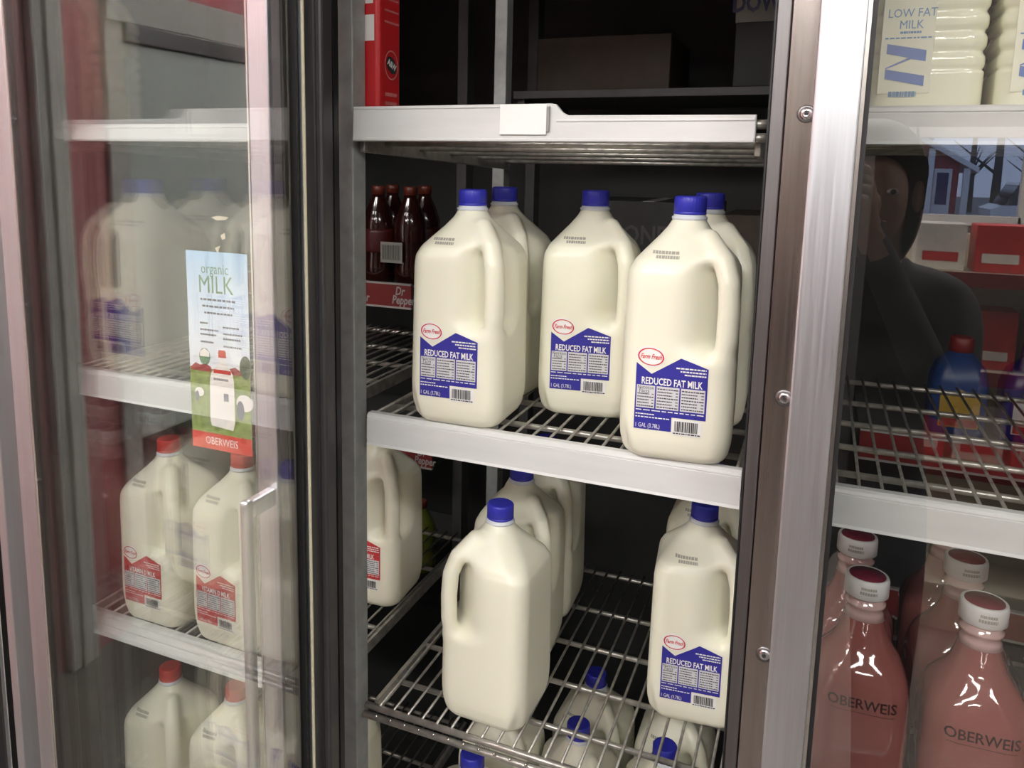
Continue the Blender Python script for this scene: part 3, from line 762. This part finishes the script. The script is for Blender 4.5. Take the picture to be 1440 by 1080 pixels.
for u, v, s in ((.15, .71, .55), (.90, .735, 1.0)):
    pm('cow_print', Flat().ellipse(*pp(u, v), .0115 * s, .0095 * s), PWHITE, .0002)
    pm('cow_patch_print', Flat().ellipse(pp(u, 0)[0] - .006 * s, pp(0, v + .04 * s)[1], .0052 * s, .0110 * s), PTXT, .0003)
# tape residue on the glass above the poster
tr = thing('torn_tape', 'torn bits of yellowed tape on the glass above the poster', 'tape', (-0.605, 0.6805, 1.436))
TAPE = mat('yellowed_tape', (0.60, 0.57, 0.46), 0.5, var=0.1)
for k, pts in enumerate(([(0, .003), (.010, .005), (.024, .004), (.020, .001), (.008, 0)], [(.012, -.016), (.018, -.013), (.019, -.019), (.014, -.021)], [(.004, -.030), (.012, -.027), (.009, -.032), (.010, -.041), (.007, -.036)])):
    obj('tape_scrap', Flat().poly(pts).me('tape_scrap', TAPE, flat_wrap(0.0), 0.0004), tr)

# ------------------------------------------------------------------ stock room rack behind the shelves, base colours darkened to imitate the dim interior
RSTRIP = mat('red_shelf_strip', (0.20, 0.02, 0.02), 0.4, var=0.06)
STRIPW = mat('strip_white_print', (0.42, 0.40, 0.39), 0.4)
SHADOWSH = mat('painted_rack_steel', (0.07, 0.07, 0.068), 0.5, var=0.1)
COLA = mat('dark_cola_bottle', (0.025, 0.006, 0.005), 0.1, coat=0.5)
ORCAP = mat('orange_cap', (0.13, 0.022, 0.012), 0.4)
GREENB = mat('yellow_green_bottle', (0.10, 0.12, 0.015), 0.12, coat=0.5)
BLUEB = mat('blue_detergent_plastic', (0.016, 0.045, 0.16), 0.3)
NAVY = mat('navy_bottle_plastic', (0.02, 0.02, 0.13), 0.25)
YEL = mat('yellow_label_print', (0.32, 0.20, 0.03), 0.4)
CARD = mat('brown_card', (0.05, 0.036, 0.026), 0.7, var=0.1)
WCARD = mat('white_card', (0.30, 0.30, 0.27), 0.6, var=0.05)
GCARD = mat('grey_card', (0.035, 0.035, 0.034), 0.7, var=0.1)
def rack_shelf(x0, x1, y0, z, label, strip=True, dp=0.34, text=None):
    t = thing('stock_shelf', label, 'shelf', (x0, y0, z), group='stock rack shelves at the back')
    L = x1 - x0
    box('shelf_board', 0, L, 0.004, dp, -0.016, 0, SHADOWSH, t, 0.001)
    if strip:
        s = box('price_strip', 0, L, -0.002, 0.003, -0.040, 0.006, RSTRIP, t, 0.0006)
        for z0 in (-0.042, 0.006): box('strip_edge', 0, L, -0.004, 0.003, z0 - .001, z0 + .0025, STRIPW, s)
        if text:
            f = Flat(); k = 0; x = L - 0.018
            while x > 0.05:
                f.text('Dr', .024, x - .008, -.008, shear=.2, sx=.75, offset=.0006).text('Pepper', .024, x, -.026, shear=.2, sx=.75, offset=.0006); x -= 0.105
            obj('strip_lettering', f.me('strip_lettering', STRIPW, flat_wrap(-0.002), .0006), s)['kind'] = 'stuff'
    for xx in (0.012, L - 0.012): box('bracket', xx - 0.008, xx + 0.008, 0.02, dp, -0.045, -0.016, SHADOWSH, t)
    return t
rack_shelf(-1.25, -0.742, 1.40, 1.253, 'back rack shelf with a red soda strip left of the jugs', text=True)
rack_shelf(-1.25, -0.742, 1.50, 0.880, 'back rack shelf whose red strip peeks under the middle shelf lip', text=True)
rack_shelf(-1.25, -0.742, 1.36, 0.640, 'back rack shelf with red strip low beside the lower jugs', text=True)
rack_shelf(0.085, 0.92, 1.40, 1.078, 'back rack shelf with red strip behind the right glass door')
rack_shelf(0.085, 0.92, 1.40, 0.815, 'back rack shelf with red strip behind the pink bottles')
rack_shelf(-0.62, 0.058, 1.62, 1.655, 'high back rack shelf above the middle jugs', strip=False)
rack_shelf(-0.62, 0.05, 1.62, 1.300, 'back rack shelf holding cartons behind the middle jugs', strip=False)
for k, (x, y, l) in enumerate(((-0.728, 1.62, 'steel upright at the jug end of the left back rack'), (-1.262, 1.62, 'steel upright at the far end of the left back rack'), (0.072, 1.66, 'steel upright between the middle and right back racks'), (0.932, 1.66, 'steel upright at the right end of the back rack'), (-0.634, 1.80, 'steel upright at the left end of the high back shelf'))):
    t = thing('rack_upright', l, 'post', (x, y, 0.1), group='back rack uprights')
    box('upright_tube', -0.012, 0.012, -0.02, 0.02, 0, 1.95, SHADOWSH, t, 0.002); box('foot', -0.03, 0.03, -0.03, 0.03, 0, 0.008, SHADOWSH, t)
SODAL = mat('dark_red_soda_label', (0.07, 0.008, 0.008), 0.4)
def soda_bottle(x, y, z, body, cap, label, grp, h=0.20, r=0.034, tagw=None):
    t = thing('soda_bottle', label, 'bottle', (x, y, z), group=grp)
    obj('bottle_body', lathe_me('bottle_body', [(r * .8, 0), (r, .008), (r, h * .18), (r * .92, h * .3), (r, h * .42), (r, h * .62), (r * .75, h * .75), (r * .4, h * .88), (r * .36, h * .92)], body, 20), t)
    obj('cap', lathe_me('cap', [(r * .42, h * .91), (r * .42, h * .99), (r * .36, h)], cap, 16), t)
    if tagw: obj('label_band', lathe_me('label_band', [(r * 1.01, h * .32), (r * 1.03, h * .36), (r * 1.03, h * .52), (r * 1.01, h * .56)], tagw, 20), t)
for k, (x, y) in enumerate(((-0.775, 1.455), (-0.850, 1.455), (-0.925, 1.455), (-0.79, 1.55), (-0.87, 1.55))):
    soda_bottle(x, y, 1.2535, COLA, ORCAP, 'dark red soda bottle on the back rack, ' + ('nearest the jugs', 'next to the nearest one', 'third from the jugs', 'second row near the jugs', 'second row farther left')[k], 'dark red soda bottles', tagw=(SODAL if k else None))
for k, x in enumerate((-0.735, -0.805, -0.875)):
    soda_bottle(x, 1.43, 0.6405, GREENB, ORCAP, ('yellow green soda bottle with orange cap at the rack end', 'yellow green soda bottle second from the rack end', 'yellow green soda bottle third from the rack end')[k], 'yellow green soda bottles', h=0.155)
bt_ = thing('bar_code_card', 'small white barcode card on the dark red soda bottles', 'price card', (-0.795, 1.412, 1.300))
box('card', -0.025, 0.025, -0.001, 0.0, 0, 0.042, WCARD, bt_); ff = Flat(); x = -.021
while x < .020: ff.rect(x, x + .0012, .006, .036); x += .0029
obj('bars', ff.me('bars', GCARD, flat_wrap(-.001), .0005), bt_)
def carton(x0, x1, y0, y1, z, h, mt, label, text=None, tmat=None, ts=0.05, grp=None):
    t = thing('carton', label, 'carton', ((x0 + x1) / 2, y0, z), group=grp)
    w2 = (x1 - x0) / 2
    b = box('carton_body', -w2, w2, 0, y1 - y0, 0, h, mt, t, 0.002)
    box('flap_tape', -0.012, 0.012, -0.0008, y1 - y0, h - 0.0004, h + 0.0006, STRIPW if mt is not CARD else mt, t)
    if text: obj('carton_lettering', Flat().text(text, ts, 0, h * .45, sx=.8, offset=.001).me('carton_lettering', tmat, flat_wrap(0.0), .001), t)
    return t
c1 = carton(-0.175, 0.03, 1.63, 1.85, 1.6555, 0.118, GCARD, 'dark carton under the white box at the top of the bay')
c2 = carton(-0.178, 0.03, 1.64, 1.85, 1.7745, 0.20, WCARD, 'white box with blue lettering at the top right of the open bay')
obj('carton_lettering', Flat().text('DOWN', .046, -.055, .034, sx=.72, offset=.0015).me('carton_lettering', NAVY, flat_wrap(0.0), .001), c2)
obj('blue_panel', Flat().rect(-.092, -.018, .065, .14).me('blue_panel', NAVY, flat_wrap(0.0), .001), c2)
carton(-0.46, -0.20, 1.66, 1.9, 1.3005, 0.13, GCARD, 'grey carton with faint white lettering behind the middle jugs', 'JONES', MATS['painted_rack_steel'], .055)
carton(-0.18, 0.03, 1.66, 1.9, 1.3005, 0.11, CARD, 'brown carton behind the nearest jug on the middle shelf')
carton(-0.58, -0.30, 1.66, 1.9, 1.6555, 0.11, CARD, 'brown carton high on the back rack at the left')
# blue bottles behind the right-hand door
def jugbottle(x, y, z, body, capm, labm, label, sc=1.0):
    t = thing('detergent_bottle', label, 'bottle', (x, y, z), group='blue bottles on the back rack')
    rg = [(z_ * sc, h_ * sc, r_ * sc) for z_, h_, r_ in ((0, .036, .014), (.006, .040, .016), (.09, .040, .018), (.115, .034, .020), (.130, .022, .020), (.138, .015, .015))]
    obj('bottle_body', loft_me('bottle_body', rg, body, 6), t)
    obj('cap', lathe_me('cap', [(.016 * sc, .136 * sc), (.018 * sc, .138 * sc), (.017 * sc, .158 * sc), (.014 * sc, .161 * sc)], capm, 20), t)
    l = obj('label', Flat().poly([(-.028 * sc, .020 * sc), (.028 * sc, .020 * sc), (.028 * sc, .070 * sc), (.0, .082 * sc), (-.028 * sc, .070 * sc)]).me('label', labm, flat_wrap(-.040 * sc), .0008), t)
    obj('label_stripe', Flat().rect(-.026 * sc, .026 * sc, .022 * sc, .034 * sc).me('label_stripe', RSTRIP, flat_wrap(-.040 * sc), .0016), l)
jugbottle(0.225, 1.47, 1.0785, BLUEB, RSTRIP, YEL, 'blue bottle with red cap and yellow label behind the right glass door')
jugbottle(0.325, 1.47, 1.0785, NAVY, NAVY, STRIPW, 'navy bottle with white label at the right edge behind the glass door')
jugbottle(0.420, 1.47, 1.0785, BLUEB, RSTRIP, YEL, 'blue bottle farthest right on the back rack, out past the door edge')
# ------------------------------------------------------------------ store fittings opposite the cooler
GOND = mat('cream_gondola_enamel', (0.60, 0.56, 0.44), 0.45, var=0.04)
SNACKR = mat('red_snack_bag', (0.50, 0.03, 0.03), 0.4, var=0.15)
SNACKW = mat('white_snack_bag', (0.70, 0.66, 0.60), 0.4, var=0.1)
gd = thing('gondola_shelf', 'cream gondola shelf unit of red snack boxes across the aisle', 'shelf unit', (0.85, -1.75, 0))
box('base_deck', -0.6, 0.6, -0.25, 0.25, 0, 0.16, GOND, gd, 0.004)
box('back_panel', -0.6, 0.6, -0.02, 0.02, 0.16, 1.30, GOND, gd, 0.002)
for z in (0.55, 0.86, 1.17): b = box('shelf_board', -0.6, 0.6, 0.02, 0.25, z, z + 0.02, GOND, gd, 0.002); box('price_strip', -0.6, 0.6, 0.25, 0.256, z - 0.02, z + 0.025, RSTRIP, b)
ORD = ('first', 'second', 'third', 'fourth', 'fifth', 'sixth', 'seventh')
for z, row in ((0.571, 'low'), (0.881, 'middle'), (1.191, 'top')):
    for i in range(7):
        red = (i + int(z * 3)) % 3 > 0
        t = thing('snack_box', '%s snack box, %s from the window end of the %s gondola board' % ('red' if red else 'white', ORD[i], row), 'box', (0.85 + 0.50 - i * 0.165, -1.62, z), rz=math.pi, group='snack boxes on the gondola')
        box('box_body', -0.07, 0.07, -0.06, 0.06, 0, 0.15 if row == 'top' else 0.19, SNACKR if red else SNACKW, t, 0.004)
        obj('box_front_print', Flat().rect(-.05, .05, .03, .06).me('box_front_print', SNACKW if red else SNACKR, flat_wrap(-.06), .001), t)
# outside the window
GRND = mat('asphalt', (0.16, 0.16, 0.17), 0.8, var=0.1); BARN = mat('red_siding', (0.36, 0.06, 0.08), 0.6, var=0.08); TWH = mat('white_siding_trim', (0.85, 0.85, 0.88), 0.5)
LEAFB = mat('winter_tree_bark', (0.12, 0.12, 0.13), 0.8, var=0.3)
struct(box('ground', -20, 30, -60, YB - 0.13, -0.15, -0.05, GRND))
hs = thing('red_building', 'red clapboard building with white trim across the street, mirrored in the right door', 'building', (1.5, -22, 0))
obj('wall', extrude_xz('wall', [(-2.2, -.05), (1.6, -.05), (1.6, 1.74), (-.3, 2.89), (-2.2, 1.74)], -5, 0, BARN), hs)
for rp in ([(-.3, 2.88), (2.0, 1.50), (2.0, 1.64), (-.3, 3.02)], [(-.3, 2.88), (-.3, 3.02), (-2.6, 1.64), (-2.6, 1.50)]): obj('roof_fascia', extrude_xz('roof_fascia', rp, -5.1, 0.25, TWH), hs)
for x in (0.95, 1.75): box('porch_post', x - 0.07, x + 0.07, 0.05, 0.2, -0.05, 2.10 - .6 * (x - .95), TWH, hs)
dd = box('door_panel', 1.05, 1.45, 0.0, 0.04, 0.0, 1.6, TWH, hs); box('door_glass', 1.12, 1.38, 0.04, 0.05, 0.7, 1.5, NAVY, dd)
for k, (x, y) in enumerate(((4.6, -26), (6.4, -27), (8.5, -25), (3.6, -34), (5.4, -36), (7.2, -34), (9.5, -35))):
    t = thing('bare_tree', ('bare tree standing behind the parked cars', 'second bare tree behind the parked cars', 'bare tree farthest from the red building', 'distant bare tree nearest the red building', 'distant bare tree second from the building', 'distant bare tree in the middle of its row', 'distant bare tree at the end of its row')[k], 'tree', (x, y, -0.05), group='bare trees across the street')
    obj('trunk', cyl_me('trunk', (0, 0, 0), (0, 0, 5), 0.14, LEAFB, 8, 0.05), t)
    r = random.Random(k)
    for b_ in range(9):
        a = r.uniform(0, 6.28); z = r.uniform(1.2, 4.2); l = r.uniform(.8, 1.8)
        obj('branch', cyl_me('branch', (0, 0, z), (l * math.cos(a), l * math.sin(a), z + l * .8), 0.05, LEAFB, 5, 0.012), t)
CARW = mat('white_car_paint', (0.8, 0.82, 0.85), 0.25, coat=0.6); TYRE = mat('tyre_rubber', (0.02, 0.02, 0.02), 0.7); CARG = mat('dark_car_glass', (0.03, 0.04, 0.06), 0.1)
for k, (x, y) in enumerate(((4.4, -20.5), (6.3, -20.2))):
    t = thing('parked_car', ('white parked car beside the red building' , 'white parked car farther from the red building')[k], 'car', (x, y, -0.05), group='parked cars')
    obj('car_body', extrude_xz('car_body', [(-.9, .3), (.9, .3), (.92, .75), (.7, .85), (-.7, .85), (-.92, .75)], -0.8, 0.8, CARW), t)
    obj('cabin', extrude_xz('cabin', [(-.65, .85), (.65, .85), (.42, 1.3), (-.42, 1.3)], -0.72, 0.72, CARG), t)
    obj('roof', extrude_xz('roof', [(-.44, 1.3), (.44, 1.3), (.40, 1.36), (-.40, 1.36)], -0.70, 0.70, CARW), t)
    for sx in (-.6, .6):
        for sy in (-.78, .62): obj('wheel', cyl_me('wheel', (sx, sy, .3), (sx, sy + .16, .3), .3, TYRE, 18), t)

# ------------------------------------------------------------------ the photographer, seen only mirrored in the glass
SKIN = mat('skin', (0.42, 0.25, 0.18), 0.5); JACK = mat('dark_jacket_cloth', (0.030, 0.028, 0.028), 0.8, var=0.2); JEAN = mat('dark_jeans_cloth', (0.035, 0.04, 0.06), 0.8, var=0.2)
HAIR = mat('brown_hair', (0.045, 0.025, 0.015), 0.5, var=0.4, vscale=90, stretch=(8, 8, 1)); SHOE = mat('black_shoe', (0.02, 0.02, 0.02), 0.5)
def skin_mesh(name, verts, edges, rad, root, sub=2):
    me = bpy.data.meshes.new(name); me.from_pydata(verts, edges, [])
    o = bpy.data.objects.new(name, me); C.objects.link(o)
    m = o.modifiers.new('skin', 'SKIN'); m.use_smooth_shade = True
    for v, r in zip(me.skin_vertices[0].data, rad): v.radius = r if isinstance(r, tuple) else (r, r); v.use_root = False
    me.skin_vertices[0].data[root].use_root = True
    s_ = o.modifiers.new('sub', 'SUBSURF'); s_.levels = sub; s_.render_levels = sub
    dg = bpy.context.evaluated_depsgraph_get(); dg.update()
    out = bpy.data.meshes.new_from_object(o.evaluated_get(dg)); bpy.data.objects.remove(o)
    return out
PX, PY = 0.085, -0.36
ZF = 0.945
Vp = []; Ep = []; Rp = []
def jv(p, r, parent=None):
    Vp.append(p if p[1] > -.2 and p[2] > 1.3 else (p[0], p[1], p[2] * ZF)); Rp.append(r)
    if parent is not None: Ep.append((parent, len(Vp) - 1))
    return len(Vp) - 1
pel = jv((PX, PY - .02, .90), (.15, .11))
ab = jv((PX, PY - .02, 1.05), (.135, .10), pel); ch = jv((PX, PY - .02, 1.24), (.155, .11), ab); up = jv((PX, PY - .01, 1.345), (.10, .08), ch)
nk = jv((PX, PY + .005, 1.42), .052, up); hb = jv((PX, PY + .02, 1.475), (.062, .075), nk); hm = jv((PX, PY + .025, 1.545), (.074, .092), hb); ht = jv((PX, PY + .015, 1.625), (.055, .070), hm)
for sx in (-1, 1):
    hip = jv((PX + sx * .09, PY - .02, .83), .085, pel); kn = jv((PX + sx * .10, PY + .01, .47), .058, hip); an = jv((PX + sx * .11, PY - .02, .09), .04, kn); toe = jv((PX + sx * .13, PY + .13, .04), .038, an)
    sh = jv((PX + sx * .165, PY - .01, 1.335), .058, up)
    el = jv((PX + sx * .20 - .05, PY + .12, 1.13), .044, sh)
    wx = -0.062 if sx < 0 else 0.060
    wr = jv((wx, -0.115, 1.425), .027, el); pa = jv((wx * .93, -0.070, 1.470), (.020, .032), wr)
    for q, (dz, L) in enumerate(((-.022, .85), (-.006, 1.0), (.010, 1.05), (.025, .95))):
        k1 = jv((wx * .93 + sx * .004, -0.050, 1.478 + dz), .0095, pa); k2 = jv((wx * .90, -0.026, 1.480 + dz), .0085, k1); jv((wx * .90 - sx * .030 * L, -0.022, 1.481 + dz), .0078, k2)
    th = jv((wx * .80, -0.070, 1.452), .0105, pa); jv((wx * .62, -0.062, 1.462), .009, th)
pr_ = thing('person', 'person in a dark jacket holding a phone up, mirrored in the right glass door', 'person', (0, 0, 0))
bme = skin_mesh('body', Vp, Ep, Rp, pel)
for m in (JACK, JEAN, SKIN, SHOE): bme.materials.append(m)
for p in bme.polygons:
    c = p.center
    p.material_index = 3 if c.z < .10 else 1 if c.z < .92 else 2 if (c.z > 1.415 * ZF and abs(c.x - PX) < .13 and c.y < -.2) or c.y > -.112 else 0
    p.use_smooth = True
obj('body', bme, pr_)
def ell(name, c, r, mt, parent, n=16):
    bm = bmesh.new(); bmesh.ops.create_uvsphere(bm, u_segments=n, v_segments=n // 2 + 2, radius=1)
    for v in bm.verts: v.co = Vector((v.co.x * r[0] + c[0], v.co.y * r[1] + c[1], v.co.z * r[2] + c[2]))
    me = bpy.data.meshes.new(name); bm.to_mesh(me); bm.free(); me.materials.append(mt); me.shade_smooth()
    return obj(name, me, parent)
HX, HY, HZ = PX, PY + .02, 1.545 * ZF
bm = bmesh.new(); bmesh.ops.create_uvsphere(bm, u_segments=28, v_segments=20, radius=1)
bmesh.ops.delete(bm, geom=[v for v in bm.verts if (v.co.y > .42 and v.co.z < .50) or v.co.z < -.995], context='VERTS')
for v in bm.verts:
    d = 1.0 if v.co.z > -.2 else 1.0 + .25 * (-.2 - v.co.z)
    v.co = Vector((HX + v.co.x * .094 * d, HY - .014 + v.co.y * .112, HZ + .035 + v.co.z * (.105 if v.co.z > 0 else .20)))
me = bpy.data.meshes.new('hair'); bm.to_mesh(me); bm.free(); me.materials.append(HAIR); me.shade_smooth(); obj('hair', me, pr_)
for sx in (-1, 1):
    e = ell('eye', (HX + sx * .030, HY + .090, HZ + .005), (.010, .008, .006), STRIPW, pr_); ell('pupil', (HX + sx * .030, HY + .097, HZ + .005), (.005, .003, .005), INK, e, 8)
    ell('ear', (HX + sx * .080, HY - .005, HZ - .005), (.010, .020, .030), SKIN, pr_)
ell('nose', (HX, HY + .103, HZ - .018), (.013, .017, .022), SKIN, pr_)
ell('mouth', (HX, HY + .092, HZ - .050), (.024, .007, .006), mat('lips', (0.35, 0.12, 0.10), 0.5), pr_)
ph = thing('phone', 'black phone held up in front of the face of the person in the dark jacket', 'phone', (0, -0.036, 1.425))
box('phone_body', -0.037, 0.037, -0.004, 0.004, 0, 0.150, INK, ph, 0.003, seg=3); box('screen', -0.034, 0.034, -0.0046, -0.0040, 0.005, 0.145, CARG, ph)
